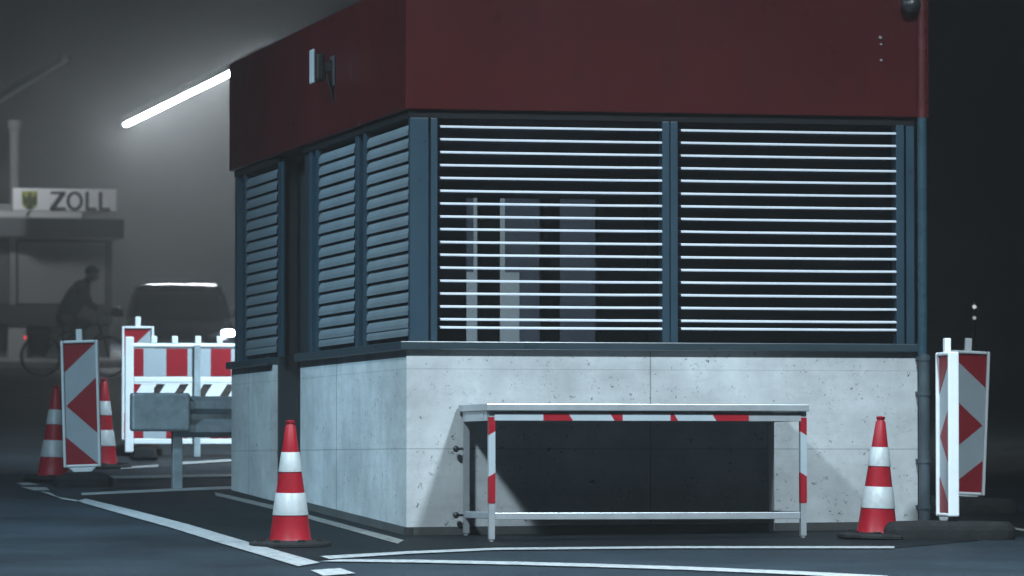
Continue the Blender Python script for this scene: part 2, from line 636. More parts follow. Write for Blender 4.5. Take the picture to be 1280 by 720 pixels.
# ------------------------------------------------------------------ the booth
TH = math.atan(1380.0 / F)
C0 = at(508, 670, Y0)
C0.z = 0
U = Vector((math.cos(TH), math.sin(TH)))
V = Vector((-math.sin(TH), math.cos(TH)))


def u_at(px, v):
    k = (px - 640.0) / F
    # (C.x + u Ux + v Vx) = k (C.y + u Uy + v Vy)
    return (k * (C0.y + v * V.y) - C0.x - v * V.x) / (U.x - k * U.y)


def v_at(px, u=0.0):
    k = (px - 640.0) / F
    return (k * (C0.y + u * U.y) - C0.x - u * U.x) / (V.x - k * V.y)


def zc(py):
    return ZC + (HORIZ - py) * Y0 / F


def lgz(u, v):                        # ground height in booth coordinates
    return SLOPE * (u * U.y + v * V.y)


W = u_at(1147, 0)
D = v_at(289.5)
DA, DB = v_at(375.5), v_at(341)       # door opening
ZS0, ZS1, ZW = zc(438), zc(426.5), zc(136)
ZR = zc(-28)
booth = empty('customs_booth', (C0.x, C0.y, 0), 'large concrete booth with dark red fascia and horizontal louvre blinds', 'booth', rz=TH)

M_CONC = concrete_mat('cast_concrete', (.43, .455, .465),
                      seams_x=((u_at(813, 0), .004, .5),), seams_y=((v_at(420.5), .012, .45), (v_at(311), .012, .3)),
                      seams_z=((zc(561), .003, .4), (zc(461), .0025, .25)))
b = MB()
t = .2
b.prism([(0, 0), (W, 0), (W, D), (0, D), (0, DB), (t, DB), (t, D - t), (W - t, D - t), (W - t, t), (t, t), (t, DA), (0, DA)], -.12, ZS0 + .003, XYZ)
b.build('concrete_wall', M_CONC, booth)
# dark strip along the wall foot following the sloping ground, slightly proud
b = MB()
e = .006
for (p, q) in (((-e, -e), (W, -e)), ((-e, -e), (-e, DA - .02))):
    hs = [lgz(*p), lgz(*q)]
    n = Vector((q[0] - p[0], q[1] - p[1])).normalized()
    inn = Vector((n.y, -n.x))
    if inn.dot(Vector((1, 1))) < 0:
        inn = -inn
    inn *= .05
    vs = [(p[0], p[1], -.1), (q[0], q[1], -.1), (q[0], q[1], hs[1] + .055), (p[0], p[1], hs[0] + .055)]
    vs += [(x + inn.x, y + inn.y, z) for x, y, z in vs]
    b.add(vs, [(0, 1, 2, 3), (7, 6, 5, 4), (0, 4, 5, 1), (3, 2, 6, 7), (0, 3, 7, 4), (1, 5, 6, 2)])
b.build('foot_strip', M_FOOT_STRIP, booth)
# sill
b = MB()
o_ = .045
prof = ZS0 + .004, ZS1
b.prism([(-o_, -o_), (W + .02, -o_), (W + .02, .16), (.16, .16), (.16, DA), (-o_, DA)], prof[0], prof[1], XYZ)
b.build('window_sill', M_SILL, booth, bevel=.006)
b = MB()
b.prism([(-o_, DB), (.16, DB), (.16, D - .16), (W, D - .16), (W, D), (-o_, D)], prof[0], prof[1], XYZ)
b.build('window_sill', M_SILL, booth, bevel=.006)
# roof block with red fascia
F0, FD = -.012, .05
b = MB()
b.box(F0, W + .075, F0 - .01, D + .06, ZW, ZR)
b.build('fascia', M_RED, booth, bevel=.008)
b = MB()
b.box(F0 + .3, W - .3, .3, D - .3, ZR, ZR + .03)
b.build('roof', M_DARK, booth)
# shadow gap / blind box beneath the fascia
b = MB()
ZL = zc(146)
b.box(.015, W - .02, .012, .14, ZL, ZW - .002)
b.box(.015, .14, .142, DA, ZL, ZW - .002)
b.box(.015, .14, DB, D - .02, ZL, ZW - .002)
b.build('blind_box', mat('black_blind_box', (.006, .007, .008), .6, 0, .2, 3, spec=.1), booth)


def post(u0, u1, v0, v1, z0=None, m=M_STEEL, name='window_post', bev=.005):
    q = MB()
    q.box(u0, u1, v0, v1, ZS1 if z0 is None else z0, ZL if z0 is None else ZW - .002)
    return q.build(name, m, booth, bevel=bev)


# posts on the front face
post(.022, u_at(536, 0), .008, .058)
post(u_at(538.5, .01), u_at(547, .01), .012, .10)
post(u_at(828.5, 0), u_at(837.8, 0), .006, .11)
post(u_at(838.8, 0), u_at(848, 0), .006, .11)
post(u_at(1121.5, 0), u_at(1131.5, 0), .008, .11)
post(u_at(1134.5, 0), W - .012, .016, .13)
# posts on the left face
for (xa, xb) in ((457, 453.5), (448, 443.5), (397, 393.5), (389, 385.5), (352, 347), (306.5, 303.5)):
    va, vb = v_at(xa, .024), v_at(xb, .024)
    post(.024, .045 if xa == 352 else .11, min(va, vb), max(va, vb))
va = v_at(386, .024)
post(.032, .12, va + .003, DA, name='door_jamb', m=M_DOOR)
post(.022, .13, D - .12, D - .004)

# glass + louvres
def front_window(x0, x1):
    q = MB()
    ua, ub = u_at(x0, .05), u_at(x1, .05)
    q.box(ua - .02, ub + .02, .112, .120, ZS1, ZL)
    w = q.build('window_pane', M_GLASS, booth)
    q = MB()
    zt = zc(156.5)
    for k in range(17):
        z = zt - k * .0794 if k < 16 else zt - 15 * .0794 - .05
        # curved blade: drooping front lip, flat tail going up to the glass
        pr = [(.012, -.0075), (.010, .000), (.016, .0055), (.030, .0080), (.055, .0095), (.088, .0105)]
        bk = [(.088, .0090), (.055, .0077), (.030, .0060), (.018, .0035), (.0125, -.001), (.0145, -.0075)]
        j0, j1 = random.uniform(-.0011, .0011), random.uniform(-.0011, .0011)
        um = (ua + ub) / 2
        sec_ = lambda x, dz: [(x, y, z + h + dz) for y, h in pr + bk]
        q.loft([sec_(ua + .004, j0), sec_(um - .4, (j0 + j1) / 2 - .0008), sec_(um + .4, (j0 + j1) / 2 - .0010), sec_(ub - .004, j1)])
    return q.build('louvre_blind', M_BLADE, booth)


def left_window(x0, x1):
    va, vb = max(.062, v_at(x0, .034)), v_at(x1, .034)
    q = MB()
    q.box(.112, .120, va - .01, vb + .01, ZS1, ZL)
    q.build('window_pane', M_GLASS, booth)
    q = MB()
    zt = zc(156.5)
    for k in range(17):
        z = zt - k * .0794 if k < 16 else zt - 15 * .0794 - .05
        pr = [(.030, -.050), (.0305, -.024), (.037, -.002), (.049, .014), (.064, .022)]
        bk = [(y + .0022, h - .0012) for y, h in reversed(pr)]
        z += random.uniform(-.0012, .0012)
        q.prism([(y, z + h) for y, h in pr + bk], va + .004, vb - .004, lambda a, bb, d: (a, d, bb))
    return q.build('louvre_blind', M_BLADE_DIM, booth)


front_window(548, 828)
front_window(849, 1121)
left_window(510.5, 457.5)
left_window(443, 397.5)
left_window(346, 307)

# door leaf set back in the recess
door = MB()
door.box(.17, .215, DA + .03, DB - .03, lgz(.1, DA) + .02, ZW - .05)
dr = door.build('door', M_DOOR, booth, bevel=.006)
q = MB()
q.box(.152, .172, DA + .12, DA + .15, 1.0, 1.16)
q.tube((.14, DA + .135, 1.09), (.14, DA + .25, 1.09), .011)
q.tube((.172, DA + .135, 1.09), (.138, DA + .135, 1.09), .011)
q.build('handle', M_INOX, dr)
q = MB()
q.box(.034, .21, DA + .002, DA + .028, -.1, ZW - .003)
q.box(.034, .21, DB - .028, DB - .002, -.1, ZW - .003)
q.build('door_frame', M_DOOR, booth, bevel=.004)

# rear and right walls over the parapet; three glazed slits in the rear wall
VR = D - .13
slots = [(u_at(583, VR), u_at(600, VR)), (u_at(625, VR), u_at(678, VR)), (u_at(700, VR), u_at(748, VR))]
ztop = ZC + (HORIZ - 244) * (Y0 + D * V.y) / F
q = MB()
edges = [.14] + [e for s in slots for e in s] + [W - .02]
for a, c in zip(edges[0::2], edges[1::2]):
    q.box(a, c, VR, VR + .1, ZS1, ztop)
q.box(.14, W - .02, VR, VR + .1, ztop, ZW - .002)
q.build('rear_wall', M_DARK, booth)
q = MB()
q.box(W - .12, W - .01, .135, VR + .1, ZS1, ZW - .002)
q.build('side_wall', M_DARK, booth)
for i, (a, c) in enumerate(slots):
    q = MB()
    q.box(a, c, VR + .04, VR + .048, ZS1, ztop)
    q.build('rear_window', M_CLEAR, booth)
zfilm = ZC + (HORIZ - 338) * (Y0 + D * V.y) / F  # tinted sheets added to darken parts of the slits
for (x0, x1, za, zb_) in ((583, 592.5, zfilm, ztop), (632, 650, zfilm, ztop), (650, 678, ZS1, ztop), (700, 748, ZS1, ztop)):
    q = MB()
    q.box(u_at(x0, VR), u_at(x1, VR), VR + .020, VR + .024, za, zb_)
    q.build('dimming_film', M_DIM, booth)
q = MB()
q.box(t + .01, W - t - .01, t + .01, D - t - .01, .1, .27)
q.build('floor', M_DARK, booth)
# bright studs added to stand for light glints on the fascia
for (x, y, r) in ((1100, 46.5, .013), (1101, 55, .009), (1101, 75, .010)):
    q = MB()
    uu = u_at(x, F0)
    zz = ZC + (HORIZ - y) * (Y0 + uu * U.y) / F
    q.tube((uu, F0 - .012, zz), (uu, F0 - .028, zz), r, r * .8, 10)
    q.build('glint_stud', M_GLINT, booth, smooth=True)

# downpipe at the right corner (part of the booth)
ux = u_at(1151.5, -.03)
q = MB()
q.tube((ux + .005, -.045, ZS0 - .02), (ux + .005, -.045, ZW - .005), .030, n=20)
dp = q.build('downpipe', M_PIPE, booth, smooth=True)
q = MB()
q.tube((ux + .005, -.045, ZW - .004), (ux + .005, -.045, ZR + .02), .030, n=20)
q.build('downpipe', M_PIPER, booth, smooth=True)
zb = lgz(W, 0)
q = MB()
q.tube((ux + .013, -.05, zb - .05), (ux + .013, -.05, ZS0 - .01), .036, n=20)
q.build('standpipe', M_STAND, booth, smooth=True)
for z in (ZS0 - .05, ZS0 - .27, zb + .13, zb + .42):
    q = MB()
    q.tube((ux + .013, -.05, z), (ux + .013, -.05, z + .03), .042, n=20)
    q.box(ux - .03, ux + .05, -.03, .02, z + .003, z + .027)
    q.build('pipe_clamp', M_STAND, booth, smooth=True)

# wall units
def wall_world(u, v, z):
    p = Vector((C0.x, C0.y)) + U * u + V * v
    return Vector((p.x, p.y, z))


vu = v_at(418)
zu = ZC + (HORIZ - 83) * (Y0 + vu * V.y) / F
fl = empty('floodlight', wall_world(F0, vu, zu), 'small pale box unit bracketed to the left flank of the red fascia', 'wall light', rz=TH)
q = MB()
q.box(-.150, -.128, -.06, .06, -.115, .115)
q.build('front_panel', M_WHITEBOX, fl, bevel=.01)
q = MB()
q.box(-.127, -.06, -.055, .055, -.10, .09)
q.build('casing', M_BLACK, fl, bevel=.02)
q = MB()
q.box(-.059, -.012, -.03, .03, -.03, .03)
q.box(-.012, -.002, -.09, .05, -.13, .07)
q.build('bracket', M_DARK, fl, bevel=.004)
q = MB()
pts = [(-.05, .0, -.03), (-.035, -.02, -.10), (-.02, -.03, -.16), (-.006, -.03, -.24)]
q.path(pts, .009)
q.build('cable', M_BLACK, fl)

uu = u_at(1136, F0)
zz = ZC + (HORIZ - 4) * (Y0 + uu * U.y) / F
sc = empty('security_camera', wall_world(uu, F0 - .012, zz), 'dark round camera under the top right end of the red fascia', 'camera', rz=TH)
q = MB()
q.ball((0, -.06, -.01), .062)
q.build('dome', M_BLACK, sc, smooth=True)
q = MB()
q.box(-.05, .05, -.075, -.001, .02, .10)
q.build('bracket', M_DARK, sc, bevel=.01)

# small wire bird spike assembly on the roof edge
vb_ = v_at(336)
sp = empty('bird_spike', wall_world(.02, v_at(338), ZR), 'thin wire spikes standing on the left roof edge of the booth', 'bird spike', rz=TH)
q = MB()
q.box(-.02, .02, -.35, .35, .001, .008)
q.build('base_strip', M_INOX, sp)
for k in range(7):
    y = -.30 + k * .1
    q = MB()
    q.tube((0, y, .007), (random.uniform(-.05, .05), y + random.uniform(-.04, .04), random.uniform(.05, .12)), .0009, n=5)
    q.build('spike', M_GALV, sp)

# ------------------------------------------------------------------ inspection table
tu = u_at(611.5, -.80)
tq = Vector((C0.x, C0.y)) + U * tu + V * -.80
tp = Vector((tq.x, tq.y, gz(tq.x, tq.y)))
zt_ = tp.z
TH_T = TH
tl = empty('inspection_table', (tp.x, tp.y, zt_), 'long stainless steel table with red and white tape before the booth', 'table', rz=TH)
tl.rotation_euler = (0, 0, TH)
TW = (1005 - 608) / F * (tp.y + .2) / U.x * 1.0 + .02
TD = .76
HT = at(613, 504.5, tp.y).z - zt_
rise = lambda u, v: SLOPE * (u * U.y + v * V.y)
q = MB()
q.box(-.022, TW + .0, -.03, TD + .02, HT - .042, HT)
q.build('tabletop', M_INOX, tl, bevel=.004)
q = MB()
zA, zB = HT - .102, HT - .056
pxm = F / tp.y * U.x
ta = lambda px: (px - 613) / (pxm * .992)
q.box(.03, TW - .045, -.004, .022, zA, zB, 0)
q.box(-.004, .022, .03, TD - .02, zA, HT - .044, 0)
q.box(TW - .046, TW - .02, .03, TD - .02, zA, HT - .044, 0)
q.box(.03, TW - .045, TD - .03, TD - .004, zA, zB, 0)
ap = [(620, 680, 0, 0, 2), (680, 714, 0, 4, 1), (714, 766, 4, 4, 2), (766, 779, 4, 0, 1), (779, 839, 0, 0, 2), (839, 846, 0, 4, 1), (846, 894, 4, 4, 2), (894, 938, 4, 0, 1)]
for x0, x1, s0, s1, mi in ap:
    pts = [(ta(x0 - s0 * .7), zB - .001), (ta(x1 - s1 * .7), zB - .001), (ta(x1 + s1 * .7), zA + .001), (ta(x0 + s0 * .7), zA + .001)]
    q.prism(pts, -.0065, -.0041, XZ, mi)
q.prism([(.14, zA + .012), (.25, zA + .012), (.25, zB), (.14, zB)], -.0065, -.0041, YZ, 2)
q.build('apron', [M_INOX, M_RTAPE, M_WTAPE], tl)
lw = .035
for (lu, lv, tape) in ((0, 0, True), (TW - .045, 0, True), (0, TD - .042, False), (TW - .045, TD - .042, False)):
    g0 = rise(lu, lv)
    q = MB()
    q.box(lu, lu + lw, lv, lv + lw, g0 + .018, HT - .043)
    q.tube((lu + lw / 2, lv + lw / 2, g0 + .001), (lu + lw / 2, lv + lw / 2, g0 + .02), .014)
    if tape:
        zt4 = [HT - .080, HT - .177, HT - .426, HT - .598]
        dz = [0, .012, .012, 0] if lu == 0 else [0, -.012, -.012, 0]
        for k in range(3):
            mi = 2 if k == 1 else 1
            a, c = zt4[k], zt4[k + 1]
            q.prism([(lu - .0024, a - dz[k]), (lu + lw + .0024, a + dz[k]), (lu + lw + .0024, c + dz[k + 1]), (lu - .0024, c - dz[k + 1])], lv - .0025, lv + lw * .98, XZ, mi)
    q.build('leg', [M_INOX, M_RTAPE, M_WTAPE], tl)
q = MB()
zr = .135
q.box(lw + .001, TW - .046, .008, .036, zr, zr + .042)
q.build('stretcher', M_INOX, tl, bevel=.003)
q = MB()
q.box(.006, .034, lw + .001, TD - lw - .001, zr + .005, zr + .045)
q.build('stretcher', M_INOX, tl, bevel=.003)
q = MB()
q.box(TW - .039, TW - .011, lw + .001, TD - lw - .001, zr + .005, zr + .045)
q.build('stretcher', M_INOX, tl, bevel=.003)
for z in (zr + .02, HT - .27):
    q = MB()
    q.tube((-.001, TD - .02, z), (-.03, TD - .02, z), .008)
    q.ball((-.045, TD - .02, z), .020)
    q.build('knob', M_BLACK, tl, smooth=True)

# ------------------------------------------------------------------ cones
def make_cone(loc, label):
    root = empty('traffic_cone', loc, label, 'cone', 'traffic cones round the booth')
    H = .745
    rad = lambda z: .030 + (.123 - .030) * (1 - (z - .04) / (H - .075))
    q = MB()
    q.lathe([(.235, 0), (.245, .008), (.243, .022), (.225, .034), (.15, .040), (.12, .041)], 12)
    for k in range(8):
        a = 2 * math.pi * (k + .5) / 8
        q.box(.19 * math.cos(a) - .02, .19 * math.cos(a) + .02, .19 * math.sin(a) - .02, .19 * math.sin(a) + .02, .03, .047)
    q.build('base', M_RUBBER, root)
    q = MB()
    prof = [(rad(.041) + .004, .041), (rad(.05), .05)] + [(rad(z), z) for z in (.15, .25, .4, .55, H - .035)] + [(.024, H - .028), (.021, H - .022), (.027, H - .015), (.027, H - .004), (.018, H)]
    q.lathe(prof, 40)
    q.build('cone_body', M_CONE, root, smooth=True)
    for z0, z1 in ((.185, .318), (.440, .558)):
        q = MB()
        q.lathe([(rad(z0) + .001, z0), (rad(z0) + .004, z0 + .003), (rad(z1) + .004, z1 - .003), (rad(z1) + .001, z1)], 40)
        q.build('reflective_band', M_CONEW, root, smooth=True)
    return root


p = ground(363, 683)
cone0 = make_cone(p, 'red and white cone on the white line at the booth corner')
for (x, y, lab, rz) in ((1096, 673.5, 'red and white cone right of the steel table by the downpipe', 1.1),
                        (66, 601.5, 'cone half hidden behind the nearer left chevron panel, nearest the frame edge', 2.0),
                        (128, 585, 'cone mostly hidden behind the right edge of the left chevron panel', .5)):
    c = copy_tree(cone0)
    c.location = ground(x, y)
    c.rotation_euler = (0, 0, rz)
    c['label'] = lab
for c_ in [o for o in col.objects if o.name.startswith('traffic_cone')]:
    c_.rotation_euler = (math.atan(SLOPE), 0, c_.rotation_euler.z)

# ------------------------------------------------------------------ guide beacons
def make_beacon(loc, rz, label, right=False, height=1.0, width=.286, long_base=.42, base_rz=0.0, lift=.10):
    root = empty('guide_beacon', loc, label, 'guide beacon', 'striped guide beacons round the booth', rz)
    hw, z0, z1 = width / 2, lift, lift + height
    s = -1 if right else 1
    fx = .022                                         # frame width
    # frame
    q = MB()
    T = .034
    def rbox(x0, x1, za, zb):
        q.box(x0, x1, -T, T, za, zb)
    rbox(-hw, -hw + fx, z0 + .02, z1)
    rbox(hw - fx, hw, z0 + .02, z1)
    rbox(-hw + fx, hw - fx, z1 - fx, z1)
    rbox(-hw + fx, hw - fx, z0 + .02, z0 + .02 + fx)
    q.build('frame', M_WPLAST, root, bevel=.009)
    q = MB()
    q.prism([(-hw * .75, z0 + .021), (hw * .75, z0 + .021), (hw * .18, z0 - .055), (-hw * .18, z0 - .055)], -T * .8, T * .8, XZ)
    q.build('foot_spigot', M_WPLAST, root, bevel=.006)
    q = MB()
    q.box(-.024, .024, -.02, .02, z1 - .002, z1 + .085)
    q.build('lamp_pin', M_WPLAST, root, bevel=.006)
    # board with chevrons
    q = MB()
    a, c = hw - fx, .012
    zb0, zb1 = z0 + .02 + fx, z1 - fx
    q.box(-a, a, -c, c, zb0, zb1, 0)
    hh = zb1 - zb0
    tri = [[(0, 0), (1, 0), (0, .24)], [(.04, .515), (1, .285), (1, .745)], [(0, .77), (0, 1), (1, 1)]]
    for tr in tri:
        for yy in ((-c - .002, -c - .0001), (c + .0001, c + .002)):
            q.prism([(s * (-a + 2 * a * x), zb1 - hh * w) for x, w in tr], yy[0], yy[1], XZ, 1)
    q.build('board', [M_WTAPE, M_RTAPE], root)
    # rubber foot
    q = MB()
    L, Wd = long_base, .20
    def ring(k, z):
        pts = []
        for i in range(24):
            t_ = 2 * math.pi * i / 24
            cx, sx = math.cos(t_), math.sin(t_)
            ex = .45
            pts.append((k * L * abs(cx) ** ex * (1 if cx >= 0 else -1) * 1.0, Wd * (k * .9 + .1) * abs(sx) ** ex * (1 if sx >= 0 else -1), z))
        cr, sr = math.cos(base_rz), math.sin(base_rz)
        return [(x * cr - y * sr, x * sr + y * cr, z) for x, y, z in pts]
    q.loft([ring(.97, -.04), ring(1.0, .015), ring(1.0, .055), ring(.965 if long_base > .3 else .84, .082), ring(.90 if long_base > .3 else .6, .105), ring(.3, .112)])
    q.build('foot_plate', M_RUBBER, root)
    return root


b1 = ground(104, 608)
n1 = make_beacon(b1, 0, 'leaning chevron panel at far left pointing left before the bicycle', height=.985, lift=.125, long_base=.225)
n1.rotation_euler.y = R(-1.7)
b2 = ground(172, 569)
make_beacon(b2, .05, 'chevron panel standing behind the white striped barrier in front of the car', height=1.035, lift=.115, long_base=.22)
b3 = ground(1202, 641)
n3 = make_beacon(b3, .12, 'chevron panel pointing right half hidden behind the edge-on white one', right=True, height=.995, width=.30, lift=.10, long_base=.36)
n3.rotation_euler.y = R(2.4)
b4 = ground(1184.5, 673.5)
make_beacon(b4, R(-79), 'chevron panel turned edge-on showing its white side beside the downpipe', height=1.02, lift=.115, long_base=.41, base_rz=R(79), width=.29)

# ------------------------------------------------------------------ barrier fence behind the guard rail
bp_ = ground(156, 574)
bf = empty('barrier_fence', bp_, 'white barrier with red and white striped boards before the dark car', 'barrier', rz=.10)
S = bp_.y / F
LB = 2.1
zf = lambda y: (574 - y) * S
q = MB()
q.box(-.0, .075, -.02, .02, .06, zf(421))
q.build('end_post', M_WPLAST, bf, bevel=.008)
q = MB()
q.box(LB - .05, LB, -.02, .02, .06, zf(421))
q.build('end_post', M_WPLAST, bf, bevel=.008)
q = MB()
q.tube((.07, 0, zf(432)), (LB, 0, zf(432)), .022)
q.build('top_rail', M_WPLAST, bf, smooth=True)
q = MB()
q.box(.076, LB - .05, -.018, .018, zf(478), zf(471))
q.build('middle_rail', M_WPLAST, bf, bevel=.006)
q = MB()
q.box(.076, LB - .05, -.018, .018, zf(555), zf(548.5))
q.build('bottom_rail', M_WPLAST, bf, bevel=.006)
for (ya, yb) in ((470.5, 435.5), (548, 539)):
    q = MB()
    q.box(.078, LB - .052, -.012, .012, zf(ya), zf(yb), 0)
    xs_ = [(166, 179), (207.5, 234), (263, 288.5), (317, 344), (372, 398), (427, 453)]
    for (x0, x1) in xs_:
        a, c = (x0 - 156) * S, (x1 - 156) * S
        if c < LB - .06:
            for yy in ((-.0142, -.0121), (.0121, .0142)):
                q.prism([(a, zf(ya) + .002), (c, zf(ya) + .002), (c, zf(yb) - .002), (a, zf(yb) - .002)], yy[0], yy[1], XZ, 1)
    q.build('striped_board', [M_WTAPE, M_RTAPE], bf)
# sheared grille below the middle rail
q = MB()
x = .076
zg0, zg1 = zf(496), zf(480)
q.box(.076, LB - .05, -.016, .016, zf(480), zf(478) - .001)
while x < LB - .3:
    q.prism([(x, zg0), (x + .13, zg0), (x + .20, zg1), (x + .07, zg1)], -.014, .014, XZ)
    x += .205
q.build('slotted_panel', M_WPLAST, bf)
for px in (192, 218, 247, 274, 301, 328, 355):
    xx = (px - 156) * S
    if xx < LB:
        q = MB()
        q.box(xx - .026, xx + .026, -.016, .016, zf(432) + .018, zf(420))
        q.build('lamp_pin', M_WPLAST, bf, bevel=.006)
q = MB()
q.box((242 - 156) * S, (250 - 156) * S, -.05, -.026, .02, zf(431))
q.build('brace_post', M_GALV, bf, bevel=.004)
for px in (180, 400):
    q = MB()
    xx = (px - 156) * S
    q.prism([(xx - .12, 0), (xx + .12, 0), (xx + .09, .09), (xx + .03, .11), (xx - .03, .11), (xx - .09, .09)], -.4, .4, XZ)
    q.build('foot_plate', M_RUBBER, bf, bevel=.02)

# ------------------------------------------------------------------ guard rail
gp = ground(221, 611.5)
gr = empty('guard_rail', gp, 'galvanised guard rail ending in a square steel box beside the booth', 'guard rail', rz=.30)
S = gp.y / F
zg = lambda y: (611.5 - y) * S
q = MB()
q.box(-.038, .038, -.03, .03, -.05, zg(538))
q.build('post', M_GALV, gr, bevel=.006)
q = MB()
q.box((158 - 221) * S, (233 - 221) * S, -.14, -.05, zg(539.5), zg(491.5))
q.build('end_box', M_GALV, gr, bevel=.02)
q = MB()
zm = zg(521)
pr = [(0, .155), (-.03, .15), (-.08, .115), (-.08, .06), (-.02, .02), (-.02, -.02), (-.08, -.06), (-.08, -.115), (-.03, -.15), (0, -.155)]
pr2 = [(y + .004, z) for y, z in reversed(pr)]
q.prism([(y, zm + z) for y, z in pr + pr2], (233.5 - 221) * S - .06, 4.0, YZ)
q.build('beam', M_GALV, gr)
for xx in (2.0, 3.8):
    q = MB()
    gg = SLOPE * xx * math.sin(.30)
    q.box(xx - .035, xx + .035, .004, .06, gg - .05, zm + .12)
    q.build('post', M_GALV, gr, bevel=.006)

# ------------------------------------------------------------------ car
cp = ground(223, 473)
car = empty('parked_car', cp, 'dark car facing the viewer with one bright headlight behind the barrier', 'car', rz=.07)
car.rotation_euler = (math.atan(SLOPE), 0, .07)


def sec(y, hw, z0, z1, ex=.32, n=28):
    zc_, hz = (z0 + z1) / 2, (z1 - z0) / 2
    r = []
    for k in range(n):
        t_ = 2 * math.pi * k / n
        c_, s_ = math.cos(t_), math.sin(t_)
        r.append((hw * abs(c_) ** ex * (1 if c_ >= 0 else -1), y, zc_ + hz * abs(s_) ** ex * (1 if s_ >= 0 else -1)))
    return r


q = MB()
q.loft([sec(.0, .62, .30, .62), sec(.06, .76, .24, .70), sec(.25, .84, .20, .77), sec(.6, .88, .19, .85), sec(1.0, .895, .19, .92), sec(1.3, .90, .19, .955),
        sec(2.5, .905, .19, .97), sec(3.6, .895, .22, .98), sec(4.05, .86, .26, .95), sec(4.25, .78, .32, .88)])
q.build('body', M_CARP, car, smooth=True)


def plan(z, y0, y1, hw, n=32, ex=.38):
    yc, hy = (y0 + y1) / 2, (y1 - y0) / 2
    r = []
    for k in range(n):
        t_ = 2 * math.pi * k / n
        c_, s_ = math.cos(t_), math.sin(t_)
        r.append((hw * abs(c_) ** ex * (1 if c_ >= 0 else -1), yc + hy * abs(s_) ** ex * (1 if s_ >= 0 else -1), z))
    return r


q = MB()
q.loft([plan(.93, .92, 4.02, .845), plan(1.08, 1.20, 3.92, .81), plan(1.25, 1.53, 3.75, .765), plan(1.385, 1.85, 3.55, .70)])
q.build('windscreen', M_CARG, car, smooth=True)
q = MB()
q.loft([plan(1.383, 1.835, 3.57, .712), plan(1.42, 1.90, 3.52, .695), plan(1.452, 2.02, 3.42, .63), plan(1.468, 2.3, 3.2, .48), plan(1.472, 2.6, 2.9, .2)])
q.build('roof', M_CARP, car, smooth=True)
for s in (-1, 1):
    q = MB()
    q.path([(s * .80, 1.00, .94), (s * .765, 1.23, 1.08), (s * .72, 1.54, 1.25), (s * .665, 1.83, 1.385)], .030)
    q.build('pillar', M_CHROME, car, smooth=True)
for s in (-1, 1):
    q = MB()
    q.ball((s * .98, 1.32, 1.02), .11, 1.0, .6, .72)
    q.tube((s * .87, 1.34, .96), (s * .93, 1.33, 1.0), .025)
    q.build('wing_mirror', M_CARP, car, smooth=True)
    q = MB()
    # swept lamp: tapering wedge over the front corner
    pts = [(.45, .60), (.80, .70), (.82, .76), (.74, .765), (.47, .665)]
    q.prism([(s * a, c_) for a, c_ in pts], .02, .30, XZ)
    hl = q.build('headlight', HEADDIM, car, bevel=.01)
    q = MB()
    q.ball((s * .775, .03,   .71), .088, 1.3, .4, .6)
    q.build('lamp_lens', HEAD if s > 0 else HEADDIM, hl)
    for yy in (.82, 3.42):
        q = MB()
        q.torus((s * .80, yy, .32), .235, .085, 'x')
        wh = q.build('wheel', M_TYRE, car, smooth=True)
        q = MB()
        q.tube((s * .74, yy, .32), (s * .875, yy, .32), .20, .19, 20)
        q.build('rim', M_ALLOY, wh)
q = MB()
for k in range(5):
    q.box(-.40, .40, -.03, .02, .40 + k * .045, .418 + k * .045)
q.build('grille', M_CHROME, car)
q = MB()
q.box(-.26, .26, -.045, -.03, .31, .39)
q.build('number_plate', M_WPLAST, car, bevel=.004)

# ------------------------------------------------------------------ bicycle + rider
WR = .33
bk0 = ground(51, 472)
bk = empty('bicycle', bk0, 'dark bicycle with rear pannier bags and a small red tail light', 'bicycle', rz=.06)
for hx in (0, 1.06):
    q = MB()
    q.torus((hx, 0, WR), WR - .02, .02, 'y', 44, 8)
    w_ = q.build('wheel', M_TYRE, bk, smooth=True)
    q = MB()
    q.torus((hx, 0, WR), WR - .047, .011, 'y', 40, 6)
    q.build('rim', M_ALLOY, w_, smooth=True)
    q = MB()
    q.tube((hx, -.045, WR), (hx, .045, WR), .022)
    for k in range(18):
        a = 2 * math.pi * k / 18
        q.tube((hx + .015 * math.cos(a), .025 * (-1) ** k, WR + .015 * math.sin(a)), (hx + (WR - .05) * math.cos(a), 0, WR + (WR - .05) * math.sin(a)), .0016, n=5)
    q.build('spokes', M_ALLOY, w_)
bbp, seat, head_t, head_b = (.44, 0, .29), (.36, 0, .78), (.90, 0, .86), (.95, 0, .70)
q = MB()
q.path([bbp, (.335, 0, .68), seat], .017)
q.path([bbp, head_b], .019)
q.path([(.335, 0, .70), head_t], .017)
q.path([head_t, head_b], .022)
for s in (-.055, .055):
    q.path([(0, s, WR), (.335, s * .3, .70)], .009)
    q.path([(0, s, WR), bbp], .010)
    q.path([head_b, (1.0, s, .60), (1.06, s, WR)], .012)
q.build('frame', M_BIKE, bk, smooth=True)
q = MB()
q.path([head_t, (.885, 0, .98), (.95, 0, 1.03)], .014)
q.path([(.89, -.30, 1.05), (.93, -.22, 1.06), (.96, -.06, 1.04), (.96, .06, 1.04), (.93, .22, 1.06), (.89, .30, 1.05)], .012)
q.tube((.99, 0, 1.0), (1.07, 0, 1.0), .03, .045)
q.build('handlebar', M_BIKE, bk, smooth=True)
q = MB()
q.loft([[(.25, .0 + .09 * math.cos(a), .815 + .035 * math.sin(a)) for a in [2 * math.pi * k / 12 for k in range(12)]],
        [(.33, .10 * math.cos(a), .82 + .035 * math.sin(a)) for a in [2 * math.pi * k / 12 for k in range(12)]],
        [(.43, .04 * math.cos(a), .82 + .03 * math.sin(a)) for a in [2 * math.pi * k / 12 for k in range(12)]],
        [(.52, .02 * math.cos(a), .82 + .02 * math.sin(a)) for a in [2 * math.pi * k / 12 for k in range(12)]]])
